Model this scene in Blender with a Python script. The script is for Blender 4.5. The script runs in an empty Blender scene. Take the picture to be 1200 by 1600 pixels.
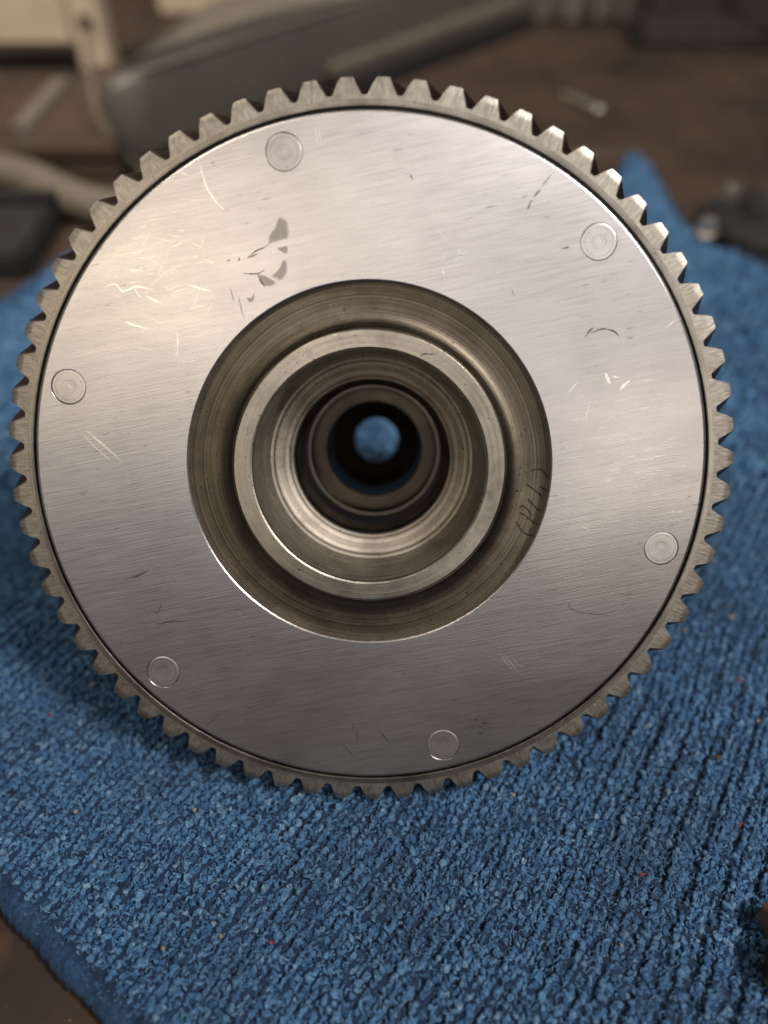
import bpy, bmesh, math, random
import numpy as np
from mathutils import Vector, Matrix
random.seed(7)
rng = np.random.default_rng(11)
S = bpy.context.scene
COL = S.collection
MM = 0.001

# ------------------------------------------------------------------ camera, light, exposure
PITCH = math.radians(46.0)
FPX = 1200.0                                   # focal length in pixels of the 1200x1600 photograph
CAM = Vector((0.0029087, -0.0734858, 0.1693503))
cam = bpy.data.cameras.new('camera'); camo = bpy.data.objects.new('camera', cam); COL.objects.link(camo)
camo.location = CAM; camo.rotation_euler = (math.pi/2 - PITCH, 0, 0)
cam.sensor_fit = 'VERTICAL'; cam.sensor_height = 36; cam.lens = FPX/1600*36
cam.clip_start = 0.005; cam.clip_end = 50
cam.dof.use_dof = True; cam.dof.focus_distance = 0.162; cam.dof.aperture_fstop = 5.0
S.camera = camo

world = bpy.data.worlds.new('World'); S.world = world; world.use_nodes = True
bg = world.node_tree.nodes['Background']
bg.inputs[0].default_value = (1.0, 0.93, 0.86, 1); bg.inputs[1].default_value = 0.085

def lamp(name, loc, target, sx, sy, watts, col, spread=180):
    l = bpy.data.lights.new(name, 'AREA'); l.shape = 'RECTANGLE'; l.size = sx; l.size_y = sy
    l.energy = watts; l.color = col; l.spread = math.radians(spread)
    o = bpy.data.objects.new(name, l); COL.objects.link(o); o.location = loc
    o.rotation_euler = (Vector(target) - Vector(loc)).to_track_quat('-Z', 'Y').to_euler()
    return o
GC = Vector((-0.0002024, 0.0435897, 0.0610319))  # centre of the gear's front face
lamp('room_bounce_panel', (0.0, -1.08, 1.06), GC, 1.60, 0.82, 3.6, (1.0, 0.945, 0.925))  # unseen soft panel added, standing in for the bright room behind the camera
lamp('bench_lamp_left', GC + Vector((-0.36, -0.69, 0.66))*1.35, GC, 0.22, 0.22, 1.35, (1.0, 0.83, 0.56))
lamp('bench_lamp_right', GC + Vector((0.40, -0.80, 0.46))*1.35, GC, 0.20, 0.20, 0.85, (1.0, 0.90, 0.76))
lamp('overhead_work_lamp', (0.62, -0.24, 1.04), (0, 0.03, 0.03), 0.20, 0.20, 12.0, (1.0, 0.96, 0.91))
lamp('background_fill', (-0.45, 0.10, 0.95), (-0.20, 0.62, 0.0), 0.3, 0.3, 2.2, (1.0, 0.90, 0.76), 70)  # unseen fill light added to brighten the things behind the gear

S.view_settings.view_transform = 'Standard'; S.view_settings.look = 'None'
S.view_settings.gamma = 1; S.view_settings.exposure = 0; S.view_settings.use_curve_mapping = False

# ------------------------------------------------------------------ pixel -> place
def ray(px, py):
    x, y = (px-600)/FPX, (py-800)/FPX
    s, c = math.sin(PITCH), math.cos(PITCH)
    return Vector((x, -y*s + c, -y*c - s))
def on_ground(px, py, z=0.0):
    d = ray(px, py); return CAM + d*((z-CAM.z)/d.z)
GU = Vector((0.99988968, -0.01031817, 0.01068478)); GV = Vector((-0.00269825, 0.5811962, 0.81375899)); GN = Vector((-0.01460646, -0.81369805, 0.58110424))
def on_face(px, py, z=0.0):
    """pixel -> x, y (mm) on a plane z mm in front of the gear's face"""
    d = ray(px, py); P0 = GC + GN*(z*MM)
    P = CAM + d*((P0-CAM).dot(GN)/d.dot(GN)) - GC
    return P.dot(GU)*1000, P.dot(GV)*1000

# ------------------------------------------------------------------ materials
class NT:
    def __init__(s, name):
        s.m = bpy.data.materials.new(name); s.m.use_nodes = True; s.t = s.m.node_tree
        s.b = s.t.nodes['Principled BSDF']
    def n(s, typ, **kw):
        nd = s.t.nodes.new(typ)
        for k, v in kw.items():
            if k.startswith('i_'):
                key = k[2:]; key = int(key) if key.isdigit() else key
                s.put(nd.inputs[key], v)
            else: setattr(nd, k, v)
        return nd
    def put(s, sock, v):
        if isinstance(v, bpy.types.NodeSocket): s.t.links.new(v, sock)
        elif isinstance(v, bpy.types.Node): s.t.links.new(v.outputs[0], sock)
        else: sock.default_value = v
    def set(s, **kw):
        for k, v in kw.items(): s.put(s.b.inputs[k.replace('_', ' ')], v)
    def math(s, op, a, b=0.0, c=None, clamp=False):
        nd = s.n('ShaderNodeMath', operation=op, use_clamp=clamp); s.put(nd.inputs[0], a); s.put(nd.inputs[1], b)
        if c is not None: s.put(nd.inputs[2], c)
        return nd.outputs[0]
    def obj(s): return s.n('ShaderNodeTexCoord').outputs['Object']
    def mapped(s, vec, scale=(1,1,1), rot=(0,0,0)):
        return s.n('ShaderNodeMapping', i_Vector=vec, i_Scale=scale, i_Rotation=rot).outputs[0]
    def noise(s, vec, scale, detail=2.0, rough=0.5, dist=0.0):
        return s.n('ShaderNodeTexNoise', i_Vector=vec, i_Scale=scale, i_Detail=detail, i_Roughness=rough, i_Distortion=dist).outputs[0]
    def ramp(s, fac, stops, interp='LINEAR'):
        nd = s.n('ShaderNodeValToRGB'); s.put(nd.inputs[0], fac); cr = nd.color_ramp; cr.interpolation = interp
        while len(cr.elements) < len(stops): cr.elements.new(0.5)
        for e, (p, c) in zip(cr.elements, stops):
            e.position = p; e.color = (c, c, c, 1) if not hasattr(c, '__len__') else (*c, 1)
        return nd.outputs[0]
    def mix(s, fac, a, b, blend='MIX'):
        nd = s.n('ShaderNodeMix', data_type='RGBA', blend_type=blend)
        s.put(nd.inputs[0], fac)
        for i, v in ((6, a), (7, b)): s.put(nd.inputs[i], (*v, 1) if isinstance(v, tuple) and len(v) == 3 else v)
        return nd.outputs[2]
    def bump(s, height, strength, dist, normal=None):
        nd = s.n('ShaderNodeBump', i_Height=height, i_Strength=strength, i_Distance=dist)
        if normal is not None: s.put(nd.inputs['Normal'], normal)
        return nd.outputs[0]
    def world_dir(s, v):
        return s.n('ShaderNodeVectorTransform', vector_type='VECTOR', convert_from='OBJECT', convert_to='WORLD', i_Vector=v).outputs[0]

def decal(name, col, rough, metal, strength, nscale=900, cut=0.5, soft=0.28):
    """a mark that feathers out: opacity from the 'fade' attribute broken up by noise"""
    t = NT(name); o = t.obj(); at = t.n('ShaderNodeAttribute', attribute_name='fade').outputs['Fac']
    n = t.noise(o, nscale, 4, 0.7)
    al = t.ramp(t.math('ADD', t.math('MULTIPLY', at, 0.75), t.math('MULTIPLY', n, 0.6)), [(cut, 0.0), (cut+soft, strength)])
    t.set(Base_Color=t.mix(n, tuple(c*0.85 for c in col), tuple(min(1, c*1.1) for c in col)), Metallic=metal, Roughness=rough, Alpha=al)
    return t.m

def simple(name, col, rough=0.6, metal=0.0, var=0.25, nscale=60.0, bump=0.0, bscale=400.0, bdist=0.0005):
    t = NT(name); o = t.obj()
    n = t.noise(o, nscale, 4, 0.6)
    lo = tuple(c*(1-var) for c in col); hi = tuple(min(1, c*(1+var)) for c in col)
    t.set(Base_Color=t.mix(n, lo, hi), Metallic=metal, Roughness=t.ramp(t.noise(o, nscale*2.3, 3), [(0.3, max(0, rough-0.1)), (0.7, min(1, rough+0.1))]))
    if bump: t.set(Normal=t.bump(t.noise(o, bscale, 3), bump, bdist))
    return t.m

def brushed_plate():
    t = NT('brushed_plate_steel'); o = t.obj()
    g = t.mapped(o, rot=(0, 0, math.radians(-11)))
    fine = t.noise(t.mapped(g, scale=(110, 3200, 1)), 1, 3, 0.6)
    mid = t.noise(t.mapped(g, scale=(45, 900, 1)), 1, 3, 0.55)
    wide = t.noise(t.mapped(g, scale=(18, 90, 1)), 1, 3, 0.6)
    cloud = t.noise(o, 32, 4, 0.6)
    grain = t.noise(o, 3000, 2, 0.6)
    grainmask = t.ramp(t.noise(o, 14, 2), [(0.35, 0.25), (0.65, 1.0)])
    fleck = t.ramp(t.noise(t.mapped(g, scale=(260, 1500, 1)), 1, 2, 0.6), [(0.30, 1.0), (0.36, 0.0)])
    fleck = t.math('MULTIPLY', fleck, t.ramp(t.noise(o, 45, 3), [(0.47, 0.0), (0.66, 0.8)]))
    haze = t.noise(o, 16, 5, 0.6, 0.5)
    base = t.mix(t.ramp(cloud, [(0.3, 0.0), (0.7, 1.0)]), (0.49, 0.46, 0.46), (0.61, 0.58, 0.575))
    base = t.mix(t.ramp(mid, [(0.40, 0.0), (0.75, 0.25)]), base, (0.70, 0.675, 0.66))
    base = t.mix(t.ramp(fine, [(0.30, 0.42), (0.52, 0.0)]), base, (0.36, 0.34, 0.335))
    base = t.mix(t.ramp(grain, [(0.30, 0.22), (0.46, 0.0)]), base, (0.34, 0.32, 0.315))
    base = t.mix(fleck, base, (0.16, 0.15, 0.145))
    r = t.math('MULTIPLY_ADD', fine, 0.10, 0.165)
    r = t.math('MULTIPLY_ADD', wide, 0.12, r)
    r = t.math('MULTIPLY_ADD', haze, 0.16, r)
    h = t.math('MULTIPLY_ADD', mid, 0.55, t.math('MULTIPLY', fine, 0.75))
    n1 = t.bump(h, 0.32, 0.00006)
    n2 = t.bump(t.math('MULTIPLY', grain, grainmask), 0.40, 0.00004, n1)
    t.set(Base_Color=base, Metallic=1.0, Roughness=r, Anisotropic=0.5, Normal=n2)
    a = math.radians(11)
    t.set(Tangent=t.world_dir((math.cos(a), math.sin(a), 0)))
    return t.m

def turned(name, lo, hi, rough, ring=2600, bump=0.3, speck=0.6, stain=None, aniso=0.5, contrast=0.3):
    """lathe-turned metal: rings about the part's Z axis"""
    t = NT(name); o = t.obj()
    sep = t.n('ShaderNodeSeparateXYZ', i_Vector=o)
    rad = t.n('ShaderNodeVectorMath', operation='LENGTH', i_0=t.n('ShaderNodeCombineXYZ', i_X=sep.outputs[0], i_Y=sep.outputs[1]).outputs[0]).outputs['Value']
    rz = t.n('ShaderNodeCombineXYZ', i_X=rad, i_Y=sep.outputs[2], i_Z=t.noise(o, 20, 2)).outputs[0]
    rings = t.noise(t.mapped(rz, scale=(ring, ring, 2)), 1, 3, 0.7)
    blot = t.noise(o, 120, 5, 0.65)
    base = t.mix(t.ramp(blot, [(0.3, 0.0), (0.7, 1.0)]), lo, hi)
    base = t.mix(t.ramp(rings, [(0.48, 0.0), (0.72, contrast)]), base, tuple(min(1, c*1.6) for c in hi))
    base = t.mix(t.ramp(rings, [(0.28, contrast), (0.46, 0.0)]), base, tuple(c*0.35 for c in lo))
    if stain: base = t.mix(t.ramp(t.noise(o, 55, 4, 0.7), [(0.5, 0.0), (0.72, 0.75)]), base, stain)
    sp = t.ramp(t.noise(o, 1500, 3, 0.65), [(0.31, 1.0), (0.37, 0.0)])
    sp = t.math('MULTIPLY', sp, speck)
    base = t.mix(sp, base, (0.03, 0.026, 0.022))
    n = t.bump(rings, bump, 0.00006)
    n = t.bump(t.noise(o, 3000, 2, 0.6), bump*0.8, 0.00005, n)
    t.set(Base_Color=base, Metallic=1.0, Roughness=t.math('MULTIPLY_ADD', blot, 0.2, rough-0.1), Anisotropic=aniso, Normal=n)
    tan = t.n('ShaderNodeVectorMath', operation='CROSS_PRODUCT', i_0=(0, 0, 1), i_1=o).outputs[0]
    t.set(Tangent=t.world_dir(tan))
    return t.m

def tooth_steel():
    t = NT('tooth_steel'); o = t.obj()
    info = t.n('ShaderNodeObjectInfo')
    off = t.n('ShaderNodeVectorMath', operation='ADD', i_0=o, i_1=t.n('ShaderNodeCombineXYZ', i_X=info.outputs['Random'], i_Y=info.outputs['Random'], i_Z=0.0).outputs[0]).outputs[0]
    streak = t.noise(t.mapped(off, scale=(2600, 420, 400), rot=(0, 0, 0.35)), 1, 4, 0.65, 0.6)
    pit = t.ramp(t.noise(off, 1700, 2), [(0.27, 1.0), (0.33, 0.0)])
    blot = t.noise(off, 320, 4, 0.6)
    base = t.mix(blot, (0.21, 0.188, 0.162), (0.42, 0.388, 0.345))
    base = t.mix(t.ramp(streak, [(0.42, 0.0), (0.7, 0.55)]), base, (0.68, 0.64, 0.56))
    base = t.mix(t.math('MULTIPLY', pit, 0.6), base, (0.08, 0.065, 0.05))
    base = t.mix(t.math('MULTIPLY', info.outputs['Random'], 0.35), base, t.mix(0.6, base, (0.10, 0.08, 0.06)))
    # darker red-brown flanks behind the ground front face
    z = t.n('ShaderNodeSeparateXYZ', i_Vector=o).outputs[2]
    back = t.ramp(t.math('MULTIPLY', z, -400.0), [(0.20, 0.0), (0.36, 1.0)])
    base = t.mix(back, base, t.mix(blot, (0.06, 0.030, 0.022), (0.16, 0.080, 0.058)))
    n = t.bump(streak, 0.45, 0.00012)
    t.set(Base_Color=base, Metallic=1.0, Roughness=t.math('MULTIPLY_ADD', blot, 0.25, 0.28), Normal=n)
    return t.m

def cloth_mat():
    t = NT('blue_microfibre'); o = t.obj()
    at = t.n('ShaderNodeAttribute', attribute_name='dye').outputs['Fac']
    n = t.noise(t.mapped(o, scale=(1.0, 0.55, 1.0), rot=(0, 0, 0.58)), 3000, 3, 0.75, 1.2); n2 = t.noise(t.mapped(o, scale=(1.0, 0.4, 1.0), rot=(0, 0, -0.3)), 5600, 2, 0.7, 0.8)
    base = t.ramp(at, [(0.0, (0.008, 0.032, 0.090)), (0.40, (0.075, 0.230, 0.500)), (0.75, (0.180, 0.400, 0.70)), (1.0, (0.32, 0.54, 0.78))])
    big = t.noise(o, 24, 4, 0.65)
    base = t.mix(t.ramp(big, [(0.42, 0.0), (0.66, 0.6)]), base, t.mix(0.6, base, (0.030, 0.065, 0.13)))
    base = t.mix(t.ramp(n, [(0.50, 0.0), (0.68, 1.0)]), base, t.mix(1.0, base, (2.1, 1.8, 1.5), 'MULTIPLY'))
    base = t.mix(t.ramp(n, [(0.34, 1.0), (0.48, 0.0)]), base, t.mix(1.0, base, (0.42, 0.48, 0.55), 'MULTIPLY'))
    base = t.mix(t.ramp(n2, [(0.34, 0.8), (0.49, 0.0)]), base, t.mix(1.0, base, (0.35, 0.4, 0.45), 'MULTIPLY'))
    t.set(Base_Color=base, Roughness=0.55, Normal=t.bump(n2, 1.0, 0.00030, t.bump(n, 1.0, 0.0006)))
    t.b.inputs['Sheen Weight'].default_value = 0.10; t.b.inputs['Sheen Roughness'].default_value = 0.35
    t.b.inputs['Sheen Tint'].default_value = (0.65, 0.80, 1.0, 1)
    t.b.inputs['Specular IOR Level'].default_value = 0.35
    return t.m

def bench_mat():
    t = NT('grimy_bench_steel'); o = t.obj()
    a = t.noise(o, 9, 6, 0.65); b = t.noise(o, 45, 5, 0.7)
    base = t.mix(t.ramp(a, [(0.3, 0.0), (0.7, 1.0)]), (0.016, 0.0115, 0.010), (0.072, 0.046, 0.031))
    base = t.mix(t.ramp(b, [(0.55, 0.0), (0.75, 0.7)]), base, (0.12, 0.065, 0.035))
    sc = t.ramp(t.noise(t.mapped(o, scale=(8, 60, 1), rot=(0, 0, 0.6)), 1, 3), [(0.66, 0.0), (0.74, 0.6)])
    base = t.mix(sc, base, (0.20, 0.16, 0.12))
    sp = t.ramp(t.noise(o, 380, 2), [(0.70, 0.0), (0.76, 0.8)])
    base = t.mix(sp, base, (0.22, 0.19, 0.16))
    t.set(Base_Color=base, Roughness=t.ramp(b, [(0.3, 0.55), (0.7, 0.85)]), Specular_IOR_Level=0.3, Normal=t.bump(b, 0.35, 0.0008))
    return t.m

M = {}
M['plate'] = brushed_plate()
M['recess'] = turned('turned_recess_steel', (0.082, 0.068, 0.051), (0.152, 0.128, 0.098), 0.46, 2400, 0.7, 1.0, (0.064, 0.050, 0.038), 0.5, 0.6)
M['hub'] = turned('turned_hub_steel', (0.30, 0.27, 0.23), (0.45, 0.41, 0.355), 0.36, 2200, 0.5, 1.0, (0.20, 0.17, 0.14), 0.5, 0.4)
M['bore'] = turned('bored_steel', (0.29, 0.255, 0.21), (0.50, 0.45, 0.385), 0.60, 1500, 0.8, 1.0, (0.16, 0.125, 0.10), 0.2, 0.6)
M['bore_shade'] = turned('shaded_bore_steel', (0.060, 0.050, 0.040), (0.130, 0.106, 0.083), 0.46, 1500, 0.3, 0.2)  # darker copy of the bore metal: the depth shade is in its colour
M['rim'] = turned('rim_steel', (0.225, 0.203, 0.178), (0.37, 0.338, 0.30), 0.36, 2600, 0.5, 0.8, (0.17, 0.14, 0.11), 0.5, 0.4)
M['drum'] = turned('drum_steel', (0.22, 0.20, 0.17), (0.34, 0.31, 0.27), 0.42, 900, 0.3, 0.4)
M['rivet'] = turned('rivet_steel', (0.45, 0.425, 0.42), (0.58, 0.55, 0.545), 0.36, 2000, 0.30, 0.6, (0.30, 0.28, 0.27), 0.0, 0.45)
M['tooth'] = tooth_steel()
M['scratch'] = decal('glinting_scratch_metal', (0.92, 0.90, 0.85), 0.34, 1.0, 0.85, 1800, 0.44)  # scratches whitened so their colour carries the glint of the lamps
M['mark'] = decal('dark_pencil_mark', (0.085, 0.078, 0.075), 0.6, 0.5, 0.9, 2500, 0.44)
M['scribe'] = decal('scribed_line', (0.022, 0.017, 0.013), 0.6, 0.3, 0.95, 3000, 0.40)
M['smudge'] = decal('grey_stain', (0.35, 0.325, 0.315), 0.36, 1.0, 0.75, 800, 0.42, 0.55)
M['cloth'] = cloth_mat()
M['bench'] = bench_mat()
M['beige'] = simple('beige_enamel', (0.40, 0.33, 0.245), 0.5, 0, 0.22, 30, 0.15, 300)
M['vinyl'] = simple('grey_vinyl', (0.105, 0.092, 0.080), 0.40, 0, 0.30, 18, 0.25, 120, 0.002)
M['black'] = simple('black_rubber', (0.022, 0.020, 0.019), 0.55, 0, 0.3, 60)
M['brown'] = simple('dark_brown_shade', (0.050, 0.032, 0.022), 0.55, 0, 0.4, 25)  # shade under the beam put into a dark brown colour
M['iron'] = simple('dark_iron', (0.035, 0.029, 0.027), 0.55, 0.2, 0.5, 25, 0.3, 120, 0.002)
M['greyiron'] = simple('grimy_grey_casting', (0.115, 0.095, 0.080), 0.6, 0.0, 0.4, 22, 0.3, 100, 0.002)
M['hose'] = simple('pale_hose_rubber', (0.125, 0.103, 0.080), 0.6, 0, 0.35, 40)
M['bolt'] = simple('bright_zinc', (0.70, 0.66, 0.58), 0.3, 0.9, 0.12, 300)
M['brass'] = simple('dull_brass', (0.34, 0.21, 0.07), 0.35, 1.0, 0.35, 180, 0.2, 700)
M['rust'] = simple('rusty_steel', (0.20, 0.115, 0.070), 0.55, 0.4, 0.4, 250, 0.3, 900)
M['chip'] = simple('tan_crumb', (0.27, 0.215, 0.14), 0.6, 0, 0.35, 900)
M['red'] = simple('red_lint', (0.24, 0.028, 0.02), 0.6, 0, 0.2, 900)

# ------------------------------------------------------------------ object helpers
def mesh(name, V, F, mat, smooth=False):
    me = bpy.data.meshes.new(name); me.from_pydata(V, [], F); me.update()
    if smooth: me.shade_smooth()
    me.materials.append(mat); return me
def add(name, me, parent=None, loc=(0, 0, 0)):
    o = bpy.data.objects.new(name, me); COL.objects.link(o); o.location = loc
    if parent: o.parent = parent
    return o
def tag(o, label, cat, group=None):
    o['label'] = label; o['category'] = cat
    if group: o['group'] = group
    return o
def empty(name, loc):
    o = bpy.data.objects.new(name, None); COL.objects.link(o); o.location = loc; o.empty_display_size = 0.01; return o
def bmesh_mesh(name, bm, mat, smooth=False, bevel=0.0):
    if bevel: bmesh.ops.bevel(bm, geom=bm.edges[:], offset=bevel, segments=2, affect='EDGES')
    bmesh.ops.recalc_face_normals(bm, faces=bm.faces[:])
    me = bpy.data.meshes.new(name); bm.to_mesh(me); bm.free()
    if smooth: me.shade_smooth()
    me.materials.append(mat); return me
def lathe(profile, seg=192, closed=False):
    """profile of (r, z) in mm -> verts in metres, quads"""
    V, F = [], []; n = len(profile)
    for k in range(seg):
        a = 2*math.pi*k/seg; c, s = math.cos(a)*MM, math.sin(a)*MM
        V += [(r*c, r*s, z*MM) for r, z in profile]
    for k in range(seg):
        a, b = k*n, ((k+1) % seg)*n
        for i in range(n if closed else n-1):
            j = (i+1) % n
            F.append((a+i, a+j, b+j, b+i))
    return V, F
def smooth_by_angle(me, deg=30):
    me.shade_smooth(); 
    bm = bmesh.new(); bm.from_mesh(me)
    bmesh.ops.recalc_face_normals(bm, faces=bm.faces[:])
    for e in bm.edges:
        if len(e.link_faces) == 2 and e.calc_face_angle(0) > math.radians(deg): e.smooth = False
    bm.to_mesh(me); bm.free()
def tube(points, radius, sides=12, cap=True):
    P = [Vector(p) for p in points]; V, F = [], []
    for i, p in enumerate(P):
        t = (P[min(i+1, len(P)-1)] - P[max(i-1, 0)]).normalized()
        x = t.cross(Vector((0, 0, 1)));  x = x.normalized() if x.length > 1e-4 else Vector((1, 0, 0))
        y = x.cross(t); r = radius[i] if hasattr(radius, '__len__') else radius
        V += [tuple(p + (x*math.cos(2*math.pi*k/sides) + y*math.sin(2*math.pi*k/sides))*r) for k in range(sides)]
    for i in range(len(P)-1):
        for k in range(sides):
            k2 = (k+1) % sides
            F.append((i*sides+k, i*sides+k2, (i+1)*sides+k2, (i+1)*sides+k))
    if cap: F += [tuple(range(sides))[::-1], tuple((len(P)-1)*sides+k for k in range(sides))]
    return V, F
def spline(pts, n=8):
    P = [Vector(p) for p in pts]; P = [2*P[0]-P[1]] + P + [2*P[-1]-P[-2]]; out = []
    for i in range(1, len(P)-2):
        for k in range(n):
            t = k/n; a, b, c, d = P[i-1:i+3]
            out.append(0.5*((2*b) + (c-a)*t + (2*a-5*b+4*c-d)*t*t + (3*b-a-3*c+d)*t**3))
    out.append(P[-2]); return out
def box_bm(x0, x1, y0, y1, z0, z1):
    bm = bmesh.new(); v = [bm.verts.new((x, y, z)) for z in (z0, z1) for x, y in ((x0, y0), (x1, y0), (x1, y1), (x0, y1))]
    for f in ((3,2,1,0), (4,5,6,7), (0,1,5,4), (1,2,6,5), (2,3,7,6), (3,0,4,7)): bm.faces.new([v[i] for i in f])
    return bm

# ------------------------------------------------------------------ bench
BZ = -0.0075
bm = box_bm(-1.1, 1.1, -0.55, 1.15, BZ-0.04, BZ)
bench = add('workbench_top', bmesh_mesh('workbench_top', bm, M['bench'], bevel=0.003)); bench['kind'] = 'structure'

# ------------------------------------------------------------------ towel
OUT = [on_ground(*p) for p in [(-330, 1075), (-160, 1250), (0, 1418), (80, 1508), (170, 1602), (330, 1765)]]
OUT = [(p.x, p.y) for p in OUT]
OUT += [(0.02, -0.098), (0.11, -0.135), (0.20, -0.10), (0.235, 0.02), (0.245, 0.12), (0.225, 0.20)]
OUT += [(on_ground(*p).x, on_ground(*p).y) for p in [(1200, 407), (1150, 392), (1100, 365), (1060, 322), (1035, 275), (1003, 246), (968, 252), (935, 292)]]
OUT += [(0.06, 0.30), (-0.04, 0.285)]
OUT += [(on_ground(*p).x, on_ground(*p).y) for p in [(190, 372), (105, 388), (50, 425), (0, 457), (-90, 505)]]
OUT += [(-0.185, 0.15), (-0.165, 0.07)]
PO = np.array([(v.x, v.y) for v in spline([(x, y, 0) for x, y in OUT + [OUT[0]]], 6)])[:-1]
def inside_dist(x, y):
    """signed distance (m) to the towel's outline, positive inside"""
    x = np.asarray(x, float); y = np.asarray(y, float)
    best = np.full(x.shape, 1e9); ins = np.zeros(x.shape, bool)
    for i in range(len(PO)):
        ax, ay = PO[i]; bx, by = PO[(i+1) % len(PO)]
        dx, dy = bx-ax, by-ay; t = np.clip(((x-ax)*dx + (y-ay)*dy)/(dx*dx+dy*dy+1e-18), 0, 1)
        best = np.minimum(best, np.hypot(x-ax-t*dx, y-ay-t*dy))
        c = ((ay > y) != (by > y)) & (x < (bx-ax)*(y-ay)/(by-ay+1e-18) + ax); ins ^= c
    return np.where(ins, best, -best)
ROW = math.radians(33); RX, RY = math.sin(ROW), math.cos(ROW)          # the knit rows run this way
KNIT = 0.00292
def towel_h(x, y, d):
    r = 0.0055; dd = np.clip(d, 0, r)/r
    edge = np.sqrt(np.clip(1-(1-dd)**2, 0, 1))
    lift = np.exp(-((d-0.004)/0.0035)**2)*0.0012                        # hem is a little fatter
    p = x*RY - y*RX; q = x*RX + y*RY
    near = np.clip((np.hypot(x, y-0.04)-0.075)/0.06, 0, 1)
    wav = near*(0.0016*np.sin(p*62+1.2) + 0.0009*np.sin(q*47+p*21) + 0.0006*np.sin(p*150+q*30))
    right = np.clip((x-0.035)/0.04, 0, 1)*np.clip((0.06-y)/0.05, 0, 1)
    rib = right*0.0009*np.sin(p*2*math.pi/0.0062 + 1.6*np.sin(q*60))
    far = np.clip((y-0.20)/0.14, 0, 1)
    fold = far*(0.006*np.exp(-((x-0.135)/0.016)**2) + 0.002*np.sin(x*70))
    knit = 0.00080*np.cos(p*2*math.pi/KNIT + 0.9*np.sin(q*70+p*30) + 0.8*np.sin(p*55))*np.clip((0.12-y)/0.02, 0, 1)
    wav = wav + knit
    return BZ + 0.0003 + edge*(0.0050 + wav + rib + fold) + lift
def grid_mesh(step):
    xs = np.arange(-0.26, 0.27, step); ys = np.arange(-0.15, 0.40, step)
    X, Y = np.meshgrid(xs, ys); D = inside_dist(X, Y); H = towel_h(X, Y, np.maximum(D, 0))
    keep = D > -step*0.4; idx = -np.ones(X.shape, int); idx[keep] = np.arange(keep.sum())
    V = np.stack([X[keep], Y[keep], H[keep]], 1)
    a, b, c, d = idx[:-1, :-1], idx[:-1, 1:], idx[1:, 1:], idx[1:, :-1]
    ok = (a >= 0) & (b >= 0) & (c >= 0) & (d >= 0)
    return V.tolist(), np.stack([a[ok], b[ok], c[ok], d[ok]], 1).tolist()
V, F = grid_mesh(0.0022)
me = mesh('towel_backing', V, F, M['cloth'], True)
at = me.attributes.new('dye', 'FLOAT', 'POINT'); at.data.foreach_set('value', np.full(len(V), 0.04, np.float32))  # near-black backing colour paints the shade in the gaps between loops
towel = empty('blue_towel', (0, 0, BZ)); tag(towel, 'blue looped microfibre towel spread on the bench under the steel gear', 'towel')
o = add('backing', me, towel); o.matrix_parent_inverse = Matrix.Translation((0, 0, -BZ))

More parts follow.
